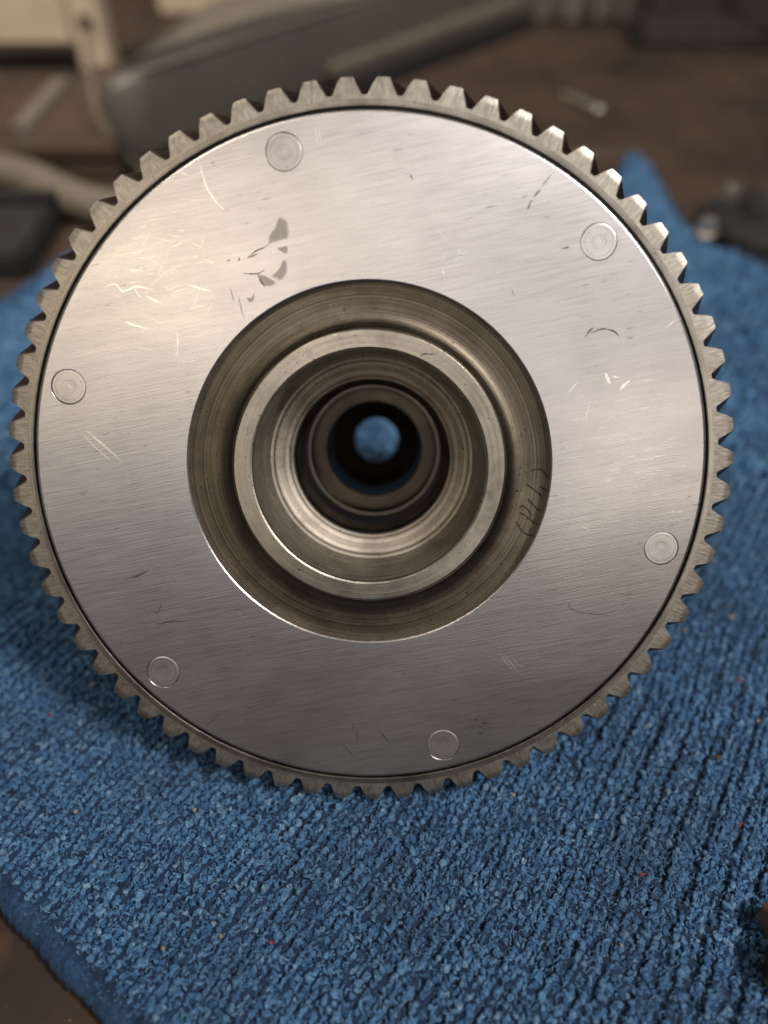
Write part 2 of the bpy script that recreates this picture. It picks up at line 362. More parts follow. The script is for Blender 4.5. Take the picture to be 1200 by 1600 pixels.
def loops(region, rs, ls, size, NS=5, K=5, shift=0.0, dyem=0.52, drop=0.0, radm=0.40):
    """arched chenille loops on the towel: one numpy mesh"""
    L = 0.60; ni, nj = int(L/rs), int(L/ls)
    I, J = np.meshgrid(np.arange(-ni, ni), np.arange(-nj, nj), indexing='ij'); I = I.ravel(); J = J.ravel()
    p = (I+shift)*rs + rng.normal(0, rs*0.10, I.size); q = (J + shift + 0.5*(I % 2))*ls + rng.normal(0, ls*0.14, I.size)
    x = p*RY + q*RX; y = -p*RX + q*RY
    m = (x > -0.25) & (x < 0.26) & (y > -0.15) & (y < 0.39) & region(x, y); x, y, I = x[m], y[m], I[m]
    d = inside_dist(x, y); m = d > 0.0046; x, y, d, I = x[m], y[m], d[m], I[m]
    n = x.size; e = 0.0012
    h = towel_h(x, y, d)
    gx = (towel_h(x+e, y, inside_dist(x+e, y)) - towel_h(x-e, y, inside_dist(x-e, y)))/(2*e)
    gy = (towel_h(x, y+e, inside_dist(x, y+e)) - towel_h(x, y-e, inside_dist(x, y-e)))/(2*e)
    N = np.stack([-gx, -gy, np.ones(n)], 1); N[:, :2] = np.clip(N[:, :2], -2.5, 2.5); N += rng.normal(0, 0.16, (n, 3))*[1, 1, 0]; N /= np.linalg.norm(N, axis=1)[:, None]
    yaw = ROW + np.where(I % 2 == 0, 0.55, -0.55) + rng.normal(0.0, 0.35, n)
    T = np.stack([np.sin(yaw), np.cos(yaw), np.zeros(n)], 1); T -= N*(T*N).sum(1)[:, None]; T /= np.linalg.norm(T, axis=1)[:, None]
    B = np.cross(N, T)
    sc = size*np.clip(rng.normal(1, 0.22, n), 0.55, 1.6)*np.clip(0.1 + d/0.009, 0.5, 1)
    hgt = sc*np.clip(rng.normal(0.85, 0.2, n), 0.4, 1.4); wid = sc*np.clip(rng.normal(0.72, 0.13, n), 0.4, 1.1); rad = sc*np.clip(rng.normal(radm, 0.07, n), radm*0.6, radm*1.5)
    lean = rng.normal(0.25, 0.35, n)
    V = np.zeros((n, NS*K, 3))
    base = np.stack([x, y, h-0.0004-drop], 1)
    for s in range(NS):
        th = math.pi*(0.04 + 0.92*s/(NS-1)); c, sn = math.cos(th), math.sin(th)
        cen = base + T*(wid*c)[:, None] + N*(hgt*sn)[:, None] + B*(lean*hgt*sn + rng.normal(0, 0.14, n)*sc)[:, None]
        out = T*(c*0.8) + N*(sn*1.0); rr = rad*(0.75 + 0.4*sn)*np.clip(rng.normal(1, 0.13, n), 0.6, 1.4)
        for k in range(K):
            a = 2*math.pi*k/K
            V[:, s*K+k] = cen + (out*math.cos(a) + B*math.sin(a)*1.15)*rr[:, None]
    f = []
    for s in range(NS-1):
        for k in range(K):
            k2 = (k+1) % K; f.append((s*K+k, s*K+k2, (s+1)*K+k2, (s+1)*K+k))
    Fa = (np.array(f)[None] + (np.arange(n)*NS*K)[:, None, None]).reshape(-1, 4)
    dye = np.clip(rng.normal(dyem+0.05, 0.11, n), 0, 1)
    dye = np.repeat(dye, NS*K)
    return V.reshape(-1, 3), Fa, dye
def nubs(region, rs, ls, size):
    """plump loop ends packed in staggered rows: lumpy domes, one numpy mesh"""
    L = 0.30; ni, nj = int(L/rs), int(L/ls)
    I, J = np.meshgrid(np.arange(-ni, ni), np.arange(-nj, nj), indexing='ij'); I = I.ravel(); J = J.ravel()
    p = I*rs + rng.normal(0, rs*0.09, I.size); q = (J + 0.5*(I % 2))*ls + rng.normal(0, ls*0.15, I.size)
    wob = 0.0011*np.sin(q*38 + p*17) + 0.0006*np.sin(q*95 + 2); p = p + wob
    x = p*RY + q*RX; y = -p*RX + q*RY
    m = (x > -0.25) & (x < 0.26) & (y > -0.15) & (y < 0.39) & region(x, y); x, y, I = x[m], y[m], I[m]
    d = inside_dist(x, y); m = d > 0.0048; x, y, d, I = x[m], y[m], d[m], I[m]
    n = x.size; e = 0.0010; h = towel_h(x, y, d)
    gx = (towel_h(x+e, y, d) - towel_h(x-e, y, d))/(2*e); gy = (towel_h(x, y+e, d) - towel_h(x, y-e, d))/(2*e)
    N = np.stack([-gx, -gy, np.ones(n)], 1)*[0.6, 0.6, 1] + rng.normal(0, 0.30, (n, 3))*[1, 1, 0]; N /= np.linalg.norm(N, axis=1)[:, None]
    yaw = ROW + np.where(I % 2 == 0, 0.45, -0.45) + rng.normal(0, 0.45, n)
    T = np.stack([np.sin(yaw), np.cos(yaw), np.zeros(n)], 1); T -= N*(T*N).sum(1)[:, None]; T /= np.linalg.norm(T, axis=1)[:, None]; B = np.cross(N, T)
    sc = size*np.clip(rng.normal(1, 0.15, n), 0.6, 1.45); A = sc*np.clip(rng.normal(0.74, 0.10, n), .5, 1.05); Bb = sc*np.clip(rng.normal(0.57, 0.08, n), .38, .8); H = sc*np.clip(rng.normal(0.88, 0.20, n), 0.45, 1.4)
    K = 7; rings = ((0.80, 0.0), (1.0, 0.38), (0.88, 0.72), (0.50, 0.96)); V = np.zeros((n, K*len(rings)+1, 3)); base = np.stack([x, y, h-0.0005], 1)
    sk = rng.normal(0, 0.28, (n, 2))
    lump = np.clip(rng.normal(1, 0.20, (n, K)), .5, 1.5)
    for ri, (rr, zz_) in enumerate(rings):
        for k in range(K):
            a = 2*math.pi*(k+0.5*(ri % 2))/K; w = lump[:, k]*rng.normal(1, 0.10, n)*rr
            V[:, ri*K+k] = base + T*(A*w*math.cos(a) + sk[:, 0]*H*zz_)[:, None] + B*(Bb*w*math.sin(a) + sk[:, 1]*H*zz_)[:, None] + N*(H*zz_*rng.normal(1, 0.06, n))[:, None]
    V[:, -1] = base + N*(H*rng.normal(0.98, 0.08, n))[:, None] + T*(sk[:, 0]*H)[:, None] + B*(sk[:, 1]*H)[:, None]
    f = []
    for ri in range(len(rings)-1):
        for k in range(K):
            k2 = (k+1) % K; f.append((ri*K+k, ri*K+k2, (ri+1)*K+k2, (ri+1)*K+k))
    top = K*len(rings); l0 = (len(rings)-1)*K
    for k in range(0, K-1, 2): f.append((l0+k, l0+k+1, l0+(k+2) % K, top))
    f.append((l0+K-1, l0, top, top))
    f = [q4 for q4 in f if len(set(q4)) == 4]
    nv = K*len(rings)+1
    Fa = (np.array(f)[None] + (np.arange(n)*nv)[:, None, None]).reshape(-1, 4)
    dye = np.clip(rng.normal(0.54, 0.19, n), 0, 1)
    return V.reshape(-1, 3), Fa, np.repeat(dye, nv)
near = lambda x, y: (y < 0.10) & (np.hypot(x, y-0.075) > 0.048)
far = lambda x, y: (y >= 0.10)
allV, allF, allD, off = [], [], [], 0
for fn, args in ((nubs, (near, 0.00120, 0.00104, 0.00100)), (loops, (near, 0.00150, 0.00125, 0.00085, 5, 4, 0.5, 0.56, -0.00022, 0.22)), (loops, (far, 0.0028, 0.0024, 0.0017))):
    a, b, c = fn(*args); allV.append(a); allF.append(b+off); allD.append(c); off += len(a)
# loose fibres standing between the loops
nf = 45000
fx = rng.uniform(-0.12, 0.12, nf); fy = rng.uniform(-0.10, 0.10, nf); fd = inside_dist(fx, fy)
m = (fd > 0.0006) & (np.hypot(fx, fy-0.075) > 0.048); fx, fy, fd = fx[m], fy[m], fd[m]; nf = len(fx)
fz = towel_h(fx, fy, fd) + rng.uniform(0.0004, 0.0013, nf); fa = rng.uniform(0, 2*math.pi, nf); fl = rng.uniform(0.0004, 0.0011, nf); up = rng.uniform(-0.2, 0.9, nf)
P0 = np.stack([fx, fy, fz], 1); Dv = np.stack([np.cos(fa), np.sin(fa), up], 1)*fl[:, None]; Sd = np.stack([-np.sin(fa), np.cos(fa), np.zeros(nf)], 1)*rng.uniform(0.00004, 0.00009, nf)[:, None]
FV = np.stack([P0-Sd, P0+Sd, P0+Dv+Sd*0.4, P0+Dv-Sd*0.4], 1).reshape(-1, 3); FF = np.arange(nf*4).reshape(-1, 4)
allV.append(FV); allF.append(FF+off); allD.append(np.repeat(np.clip(rng.normal(0.62, 0.2, nf), 0, 1), 4)); off += len(FV)
V = np.concatenate(allV); Fq = np.concatenate(allF); Dy = np.concatenate(allD)
me = bpy.data.meshes.new('loop_pile'); me.vertices.add(len(V)); me.vertices.foreach_set('co', V.astype(np.float32).ravel())
me.loops.add(len(Fq)*4); me.loops.foreach_set('vertex_index', Fq.astype(np.int32).ravel())
me.polygons.add(len(Fq)); me.polygons.foreach_set('loop_start', np.arange(0, len(Fq)*4, 4, dtype=np.int32))
me.update(calc_edges=True); me.shade_smooth(); me.materials.append(M['cloth'])
at = me.attributes.new('dye', 'FLOAT', 'POINT'); at.data.foreach_set('value', Dy.astype(np.float32))
o = add('loop_pile', me, towel); o['kind'] = 'stuff'; o.matrix_parent_inverse = Matrix.Translation((0, 0, -BZ))
print('loop tris', len(Fq)*2)

# bound hem round the edge: a soft roll following the outline
C0 = PO.mean(0); V, F = [], []; HK = 10; HP = []
for i in range(len(PO)):
    a, b, c = PO[i-1], PO[i], PO[(i+1) % len(PO)]
    t = c-a; t = t/np.linalg.norm(t); nrm = np.array([-t[1], t[0]])
    if inside_dist(np.array([b[0]+nrm[0]*0.002]), np.array([b[1]+nrm[1]*0.002]))[0] < 0: nrm = -nrm
    HP.append((b + nrm*0.0030, nrm))
DENSE = []
for i in range(len(HP)):
    (p0, n0), (p1, n1) = HP[i], HP[(i+1) % len(HP)]
    m = max(2, int(np.linalg.norm(p1-p0)/0.0008))
    for k in range(m): DENSE.append((p0+(p1-p0)*k/m, n0+(n1-n0)*k/m, k))
for i, (p, nn, _) in enumerate(DENSE):
    nn = nn/np.linalg.norm(nn); r = 0.0033*(1 + 0.07*math.sin(i*2.1) + 0.06*math.sin(i*0.37) + rng.normal(0, 0.02))
    for k in range(HK):
        a = 2*math.pi*k/HK; V.append((p[0]+nn[0]*r*1.1*math.cos(a), p[1]+nn[1]*r*1.1*math.cos(a), BZ + 0.0031 + r*0.92*math.sin(a)))
nd = len(DENSE)
for i in range(nd):
    for k in range(HK): F.append((i*HK+k, ((i+1) % nd)*HK+k, ((i+1) % nd)*HK+(k+1) % HK, i*HK+(k+1) % HK))
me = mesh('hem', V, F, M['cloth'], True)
at = me.attributes.new('dye', 'FLOAT', 'POINT'); at.data.foreach_set('value', np.clip(rng.normal(0.09, 0.04, len(V)), 0, 1).astype(np.float32))  # hem coloured darker to paint the shade on its downward curve
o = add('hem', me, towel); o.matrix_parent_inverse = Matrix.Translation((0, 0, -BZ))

# ------------------------------------------------------------------ the gear
G = empty('riveted_steel_gear', (0, 0, 0)); tag(G, 'round steel helical gear with riveted brushed face plate, leaning back on the blue towel', 'gear')
rot = Matrix((GU, GV, GN)).transposed().to_4x4()
G.matrix_world = Matrix.Translation(GC - GV*0.075) @ rot
AX = (0, 0.075, 0)                                         # the gear's axis seen from its base
W = 14.0; NT_ = 67; PA = 2*math.pi/NT_; HELIX = -0.55/75.0 # rad per mm of depth (rear turned clockwise)
PH = math.radians(60.79)
# rim: ring between plate and teeth
seg = NT_*2; V, F = [], []
prof = [(69.95, 0.0), (71.0, 0.0), (71.0, -W), (64.0, -W), (64.0, -3.4), (69.8, -3.4), (69.8, -0.2)]
for k in range(seg):
    for i, (r, z) in enumerate(prof):
        a = PH + PA/2 + k*PA/2 + (HELIX*W if i == 2 else 0)
        V.append((r*math.cos(a)*MM, r*math.sin(a)*MM, z*MM))
n = len(prof)
for k in range(seg):
    a, b = k*n, ((k+1) % seg)*n
    for i in range(n):
        if i == 1: continue                                 # the teeth close this side
        j = (i+1) % n; F.append((a+i, b+i, b+j, a+j))
me = mesh('rim', V, F, M['rim']); smooth_by_angle(me, 25)
rim = add('rim', me, G, AX)
# one tooth, pointing along +Y
rows = [(71.0, None), (71.7, None), (71.72, 2.92), (71.95, 2.68), (72.3, 2.50), (73.4, 1.98), (73.75, 1.82), (74.85, 1.25), (75.0, 1.12)]
LAY = [0.0, 1.0, 3.0, 5.5, 8.0, 11.0, W]
def row_pts(r, w): 
    h = PA/2 if w is None else w/r
    return [(r, h), (r, 0.0), (r, -h)]
V, F, idx = [], [], {}
for li, z in enumerate(LAY):
    for ri, (r, w) in enumerate(rows):
        zz = z
        if li == 0 and r > 73.76: zz = 0.27*(r-73.75)/1.25
        for ci, (rr, a) in enumerate(row_pts(r, w)):
            an = math.pi/2 + a + HELIX*zz
            idx[li, ri, ci] = len(V); V.append((rr*math.cos(an)*MM, rr*math.sin(an)*MM, -zz*MM))
nr = len(rows)
for ri in range(nr-1):
    for ci in range(2):
        F.append((idx[0, ri, ci], idx[0, ri, ci+1], idx[0, ri+1, ci+1], idx[0, ri+1, ci]))
        L = len(LAY)-1; F.append((idx[L, ri, ci], idx[L, ri+1, ci], idx[L, ri+1, ci+1], idx[L, ri, ci+1]))
for li in range(len(LAY)-1):
    for ri in range(1, nr-1):
        F.append((idx[li, ri, 0], idx[li, ri+1, 0], idx[li+1, ri+1, 0], idx[li+1, ri, 0]))
        F.append((idx[li, ri, 2], idx[li+1, ri, 2], idx[li+1, ri+1, 2], idx[li, ri+1, 2]))
    for ci in range(2):
        F.append((idx[li, nr-1, ci], idx[li, nr-1, ci+1], idx[li+1, nr-1, ci+1], idx[li+1, nr-1, ci]))
tooth_me = mesh('tooth', V, F, M['tooth']); smooth_by_angle(tooth_me, 18)
# centre the tooth's data on its own root so that each tooth has a sensible origin
for k in range(NT_):
    t = add('tooth', tooth_me, rim); t.rotation_euler = (0, 0, PH + k*PA - math.pi/2)

# face plate with six rivet holes
RIV = [(63.65*math.cos(math.radians(104.6-60*k)), 63.65*math.sin(math.radians(104.6-60*k))) for k in range(6)]
bm = bmesh.new()
def ring(r, z, n, cx=0, cy=0): return [bm.verts.new(((cx+r*math.cos(2*math.pi*k/n))*MM, (cy+r*math.sin(2*math.pi*k/n))*MM, z*MM)) for k in range(n)]
def loop_edges(v): return [bm.edges.new((v[i], v[(i+1) % len(v)])) for i in range(len(v))]
def wall(a, b):
    for i in range(len(a)): bm.faces.new((a[i], a[(i+1) % len(a)], b[(i+1) % len(a)], b[i]))
top_edges = []
chains = [[(68.75, 0.0), (68.95, -0.06), (69.45, -0.5), (69.5, -3.2)], [(37.92, 0.0), (37.66, -0.22), (37.6, -3.2)]]
for ch, n in zip(chains, (268, 224)):
    prev = None
    for r, z in ch:
        c = ring(r, z, n)
        if prev is None: top_edges += loop_edges(c)
        else: wall(prev, c)
        prev = c
for cx, cy in RIV:
    prev = None
    for r, z in ((3.64, 0.0), (3.58, -0.05), (3.58, -1.2), (1.0, -1.21)):
        c = ring(r, z, 48, cx, cy)
        if prev is None: top_edges += loop_edges(c)
        else: wall(prev, c)
        prev = c
bmesh.ops.triangle_fill(bm, use_beauty=True, use_dissolve=False, edges=top_edges, normal=(0, 0, 1))
me = bmesh_mesh('face_plate', bm, M['plate'])
for p in me.polygons:
    if p.normal.z < 0 and abs(p.normal.z) > 0.99 and p.center.z > -0.0005: p.flip()
plate = add('face_plate', me, G, AX)
V, F = lathe([(0.02, -0.06), (0.5, -0.075), (1.4, -0.05), (2.4, -0.04), (3.30, -0.045), (3.50, -0.09), (3.53, -1.1)], 48)
riv_me = mesh('rivet', V, F, M['rivet']); smooth_by_angle(riv_me, 6)
for k, (cx, cy) in enumerate(RIV):
    r = add('rivet', riv_me, G, (cx*MM, 0.075+cy*MM, 0)); r.rotation_euler = (random.uniform(-.006, .006), random.uniform(-.006, .006), random.uniform(0, 6))

# recess floor, hub, bore and the drum behind
def lathe_part(name, prof, mat, ang=22, seg=192, parent=G):
    V, F = lathe(prof, seg); me = mesh(name, V, F, mat); smooth_by_angle(me, ang)
    return add(name, me, parent, AX if parent is G else (0, 0, 0))
FLOOR = -2.6
recess = lathe_part('recess_floor', [(38.2, FLOOR), (36.5, FLOOR), (34.5, FLOOR), (33.0, FLOOR), (32.1, FLOOR+0.05), (31.2, FLOOR+0.2), (30.3, FLOOR+0.5), (29.6, FLOOR+0.95), (29.1, FLOOR+1.5), (28.85, FLOOR+1.75), (28.7, FLOOR+1.6), (28.2, FLOOR+1.4)], M['recess'])
hub = lathe_part('hub', [(28.35, FLOOR-2.4), (28.35, -0.35), (28.22, -0.12), (28.0, 0.0), (24.75, 0.0), (24.4, -0.18), (24.22, -0.5)], M['hub'], 12)
lathe_part('bore', [(24.22, -0.5), (24.1, -4.0), (24.0, -13.6), (23.75, -14.2), (23.4, -15.0), (22.9, -15.7), (22.3, -15.9), (22.0, -16.6), (21.0, -17.3), (19.0, -18.6), (18.7, -19.1), (18.25, -19.4), (18.0, -19.9)], M['bore'], 14)
lathe_part('inner_bore', [(18.0, -19.9), (18.0, -24.0), (16.6, -25.6), (16.4, -39.2), (16.1, -40.6), (15.6, -40.9), (12.4, -41.0), (12.0, -41.5), (12.0, -60.0), (11.0, -61.0), (6.9, -66.6), (6.4, -67.2), (6.4, -71.8), (7.4, -72.4), (23.6, -72.6), (24.0, -72.2), (24.0, -68.4), (23.6, -68.0), (16.2, -67.8), (16.2, -36.0)], M['bore_shade'], 14)  # shade painted by dark metal; unseen rear collar added to shadow the cloth
lathe_part('drum', [(64.0, -13.0), (52.0, -13.2), (50.0, -14.5), (50.0, -33.5), (48.8, -34.8), (30.0, -35.0), (16.1, -36.0)], M['drum'])

# marks on the plate: thin ribbons 0.02 mm proud
def set_fade(me, vals):
    at = me.attributes.new('fade', 'FLOAT', 'POINT'); at.data.foreach_set('value', np.array(vals, np.float32))
def ribbon(name, pts, width, mat, parent, z=0.0, px=True, taper=True, n=6, lift=0.02):
    q = [on_face(*p, z) if px else p for p in pts]
    P = spline([(a, b, 0) for a, b in q], n); V, F, D = [], [], []
    for i, p in enumerate(P):
        t = (P[min(i+1, len(P)-1)] - P[max(i-1, 0)]).normalized(); s = Vector((-t.y, t.x, 0))
        u = i/(len(P)-1); e = (0.35+0.65*math.sin(math.pi*min(1, max(0, u*0.94+0.03)))) if taper else 1
        w = width*0.85*e*random.uniform(0.7, 1.3)
        for sg in (1, 0, -1): V.append(((p.x+s.x*w*sg)*MM, (p.y+s.y*w*sg)*MM, (z+lift)*MM)); D.append(0.0 if sg else (0.4+0.6*e)*random.uniform(0.75, 1.0))
    for i in range(len(P)-1):
        for c in (0, 1): F.append((3*i+c, 3*i+c+1, 3*i+c+4, 3*i+c+3))
    me = mesh(name, V, F, mat); set_fade(me, D)
    return add(name, me, parent)
PXMM = 1/7.55
SCR = [([(312, 250), (320, 285), (335, 312), (352, 330)], 4), ([(490, 190), (494, 210), (497, 232)], 4), ([(496, 192), (500, 214), (502, 230)], 2.5), ([(571, 229), (577, 238), (581, 252)], 2.5),
       ([(162, 449), (180, 444), (192, 455), (214, 448), (240, 453)], 2.6), ([(226, 462), (238, 468), (254, 476)], 2.4), ([(290, 444), (308, 449), (332, 456)], 2.4), ([(195, 502), (210, 508), (230, 514)], 3),
       ([(280, 268), (297, 276)], 2), ([(276, 510), (278, 535), (276, 558)], 1.6), ([(135, 672), (160, 694), (190, 720)], 4), ([(128, 676), (150, 700), (176, 722)], 2),
       ([(672, 318), (678, 340), (682, 352)], 1.3), ([(697, 394), (693, 402), (689, 411)], 1.6), ([(716, 388), (719, 397), (722, 404)], 4), ([(706, 410), (716, 402), (730, 390)], 2), ([(692, 420), (693, 426), (694, 431)], 5), ([(694, 408), (702, 418)], 1.4), ([(678, 354), (690, 366), (702, 384)], 1.0),
       ([(780, 1018), (790, 1034), (803, 1048)], 1.6), ([(787, 1022), (800, 1038), (812, 1054)], 1.8), ([(797, 1022), (808, 1036), (820, 1046)], 1.2),
       ([(946, 582), (949, 591), (953, 600)], 6), ([(968, 610), (974, 603), (984, 594)], 5), ([(955, 588), (968, 590)], 2), ([(915, 662), (917, 645), (922, 628)], 1.6), ([(886, 616), (896, 604), (904, 596)], 2), ([(1040, 512), (1048, 506), (1055, 500)], 1.6), 
       ([(905, 820), (925, 830)], 1.2)]
for k in range(75):
    cx, cy = random.gauss(262, 52), random.gauss(400, 62); a = random.choice((random.gauss(0.4, 0.35), random.gauss(-0.2, 0.12), random.gauss(-0.2, 0.12), random.gauss(-0.9, 0.3))); l = random.uniform(4, 22)
    SCR.append(([(cx-l*math.cos(a), cy-l*math.sin(a)), (cx, cy+random.uniform(-2, 2)), (cx+l*math.cos(a), cy+l*math.sin(a))], random.uniform(0.35, 1.0)))
for k in range(60):
    cx, cy = random.gauss(985, 50), random.gauss(690, 62); a = random.gauss(-0.2, 0.15); l = random.uniform(4, 14)
    SCR.append(([(cx-l*math.cos(a), cy-l*math.sin(a)), (cx, cy+random.uniform(-1, 1)), (cx+l*math.cos(a), cy+l*math.sin(a))], random.uniform(0.35, 0.9)))
def on_plate(pts): return all(38.3 < math.hypot(*on_face(*p)) < 68.72 for p in pts)
for pts, w in [q for q in SCR if on_plate(q[0])]: ribbon('scratch', pts, w*PXMM, M['scratch'], plate)
DRK = [([(824, 328), (831, 312)], 2.0), ([(834, 308), (845, 295)], 2.2), ([(845, 293), (862, 272)], 1.4), ([(914, 527), (922, 516), (928, 512)], 2.0), ([(922, 521), (940, 514), (952, 515)], 2.0), ([(950, 515), (960, 518), (968, 526)], 2.4),
       ([(892, 942), (889, 948), (905, 956), (935, 960), (956, 956), (968, 950)], 1.1), ([(548, 1126), (553, 1136), (548, 1138)], 1.6), ([(556, 1140), (558, 1152), (556, 1162)], 1.8), ([(590, 1139), (602, 1153), (614, 1166)], 2.0), ([(534, 1162), (546, 1174), (553, 1184)], 1.5),
       ([(194, 906), (212, 900), (230, 892)], 1.6), ([(206, 904), (220, 898), (234, 890)], 1.3), ([(236, 952), (246, 958), (252, 944)], 1.5), ([(246, 976), (262, 972), (292, 970)], 1.8), ([(320, 1134), (332, 1126), (344, 1114)], 1.3), ([(640, 272), (646, 282)], 1.6), ([(877, 389), (890, 386)], 2), ([(800, 452), (803, 462)], 1), ([(372, 462), (376, 478), (382, 500)], 1.0), ([(360, 450), (366, 474)], 1.0)]
for pts, w in DRK: ribbon('pencil_mark', pts, w*PXMM, M['mark'], plate)
def smudge(pts):
    q = [on_face(*p) for p in pts]; P = spline([(a, b, 0) for a, b in q + [q[0]]], 4)[:-1]
    c = sum((Vector(p) for p in P), Vector())/len(P)
    n = len(P); V = [((c.x)*MM, c.y*MM, 0.015*MM)]; D = [1.0]
    for f, dv in ((0.62, 0.95), (1.15, 0.0)):
        for p in P:
            k = f*random.uniform(0.94, 1.06); V.append(((c.x+(p.x-c.x)*k)*MM, (c.y+(p.y-c.y)*k)*MM, 0.015*MM)); D.append(dv)
    F = [(0, 1+i, 1+(i+1) % n) for i in range(n)] + [(1+i, 1+n+i, 1+n+(i+1) % n, 1+(i+1) % n) for i in range(n)]
    me = mesh('smudge', V, F, M['smudge']); set_fade(me, D); add('smudge', me, plate)
for s in ([(418, 383), (421, 368), (429, 356), (434, 342), (440, 339), (449, 346), (452, 362), (450, 372), (438, 376), (426, 380)], [(432, 388), (446, 384), (450, 388), (448, 396), (441, 394)],
          [(424, 431), (436, 420), (441, 408), (446, 404), (449, 418), (446, 430), (438, 438), (430, 436)], [(402, 428), (412, 430), (424, 436), (431, 442), (424, 447), (411, 446)], [(385, 464), (394, 466), (398, 458), (396, 470), (388, 472)]): smudge(s)
for pts in ([(418, 383), (410, 388), (400, 392), (388, 402)], [(404, 396), (394, 400), (385, 403)], [(380, 427), (392, 428), (404, 427), (414, 421)], [(402, 428), (408, 440), (414, 448)], [(355, 408), (360, 406)], [(372, 408), (375, 402)]):
    ribbon('smudge', pts, 1.8*PXMM, M['mark'], plate)
# scribed handwriting on the recess floor
def zz(p): return (760+p[0]/8.571, 700+p[1]/8.571)
WR = [[(598, 302), (650, 284), (740, 290), (790, 350), (826, 400)], [(540, 485), (600, 530), (660, 580), (728, 628), (706, 634)], [(705, 505), (755, 540), (800, 568)], [(555, 680), (620, 755), (685, 822), (738, 838)],
      [(440, 865), (500, 895), (580, 955), (640, 1004), (690, 1018)], [(442, 792), (490, 780), (545, 815), (592, 875), (582, 935)], [(395, 985), (440, 1060), (500, 1128), (560, 1166), (615, 1160)]]
for w in WR: ribbon('scribed_letter', [zz(p) for p in w], 1.9*PXMM, M['scribe'], recess, FLOOR, taper=False)
ribbon('scratch', [(656, 557), (664, 553), (682, 554)], 1.6*PXMM, M['scribe'], hub)
ribbon('scratch', [(519, 521), (524, 524), (527, 521)], 1.5*PXMM, M['scratch'], hub)

# ------------------------------------------------------------------ crumbs and lint on the towel
def top_of_towel(px, py):
    p = on_ground(px, py, -0.0008); return p
def chip(name, px, py, s, mat, label, group, flat=0.6):
    bm = bmesh.new(); bmesh.ops.create_icosphere(bm, subdivisions=1, radius=s)
    for v in bm.verts: v.co = Vector((v.co.x*random.uniform(.6, 1.2), v.co.y*random.uniform(.6, 1.2), v.co.z*flat*random.uniform(.7, 1.2)))
    o = add(name, bmesh_mesh(name, bm, mat)); o.location = top_of_towel(px, py) + Vector((0, 0, 0.0006)); o.rotation_euler = (random.uniform(-.4, .4), random.uniform(-.4, .4), random.uniform(0, 6))
    return tag(o, label, label.split()[1], group)
for where, spots in (('on the open blue towel in front of the gear', ((305, 1267, .00055), (120, 1270, .0005), (346, 1464, .00045), (970, 1478, .00045), (802, 1243, .0005))),
                     ('on the blue towel close beside the gear teeth', ((1142, 966, .0008), (1068, 986, .0006), (146, 1070, .0005), (1184, 1128, .0005))),
                     ('on the blue towel by its rolled hem', ((255, 1483, .0005),))):
    for px, py, sz in spots:
        chip('tan_crumb', px, py, sz, M['chip'], 'tan crumb of grit '+where, 'crumbs of grit on the towel')
chip('yellow_flake', 1121, 1184, .0009, M['brass'], 'yellow flake lying on the towel beside the gear', 'flakes').pop('group', None)
def lint(px, py, l, a):
    c = top_of_towel(px, py) + Vector((0, 0, 0.0007)); d = Vector((math.cos(a), math.sin(a), 0))*l*0.5; s = Vector((-d.y, d.x, 0))*0.3
    V, F = tube([c-d, c-d*0.3+s+Vector((0, 0, .0004)), c+d*0.4-s*0.4+Vector((0, 0, .0003)), c+d], [0.00012, .00026, .00022, .0001], 6)
    base = c.copy(); V = [tuple(Vector(v)-base) for v in V]
    o = add('red_lint', mesh('red_lint', V, F, M['red'], True)); o.location = base
    tag(o, 'short red lint thread lying on the blue towel loops', 'lint', 'red lint on the towel')
for px, py, l, a in ((1155, 1291, .0016, 1.2), (1003, 1369, .002, 0.6), (424, 1475, .0012, 0.2), (1154, 1065, .002, 2.6), (80, 1120, .001, .4)): lint(px, py, l, a)

# ------------------------------------------------------------------ things behind and beside, out of focus
def gl(px, py, z=None): return on_ground(px, py, BZ if z is None else z)
# grey padded block
a = gl(186, 278); b = gl(640, 92); d = b-a; ang = math.atan2(d.y, d.x); L = 0.46; HB = 0.050
BACK = Vector((0.03, 0.16, 0))
def pad(u, v, w):                                # slightly sagging cushion, front edge a-b
    sag = 0.003*math.sin(u*9)*math.sin(v*5+1)*w
    return d.normalized()*(u*L) + BACK*v + Vector((0, -0.004*math.sin(w*math.pi)*(1-v)**4, w*HB + sag))
bm = bmesh.new(); bmesh.ops.create_cube(bm, size=1.0)
bmesh.ops.subdivide_edges(bm, edges=bm.edges[:], cuts=12, use_grid_fill=True)
for v in bm.verts: v.co = pad(v.co.x+.5, v.co.y+.5, v.co.z+.5)
be = [e for e in bm.edges if len(e.link_faces) == 2 and e.calc_face_angle(0) > 0.9]
bmesh.ops.bevel(bm, geom=be, offset=0.006, segments=4, affect='EDGES')
root = empty('padded_block', a); tag(root, 'thick grey vinyl padded block lying diagonally on the bench behind the gear', 'cushion')
add('cover', bmesh_mesh('cover', bm, M['vinyl'], True), root)
V, F = tube([d.normalized()*(0.004+k*(L-0.008)/12) + Vector((0.0005, -0.0012, HB-0.0032)) for k in range(13)], 0.0016, 8)
add('piping', mesh('piping', V, F, M['greyiron'], True), root)
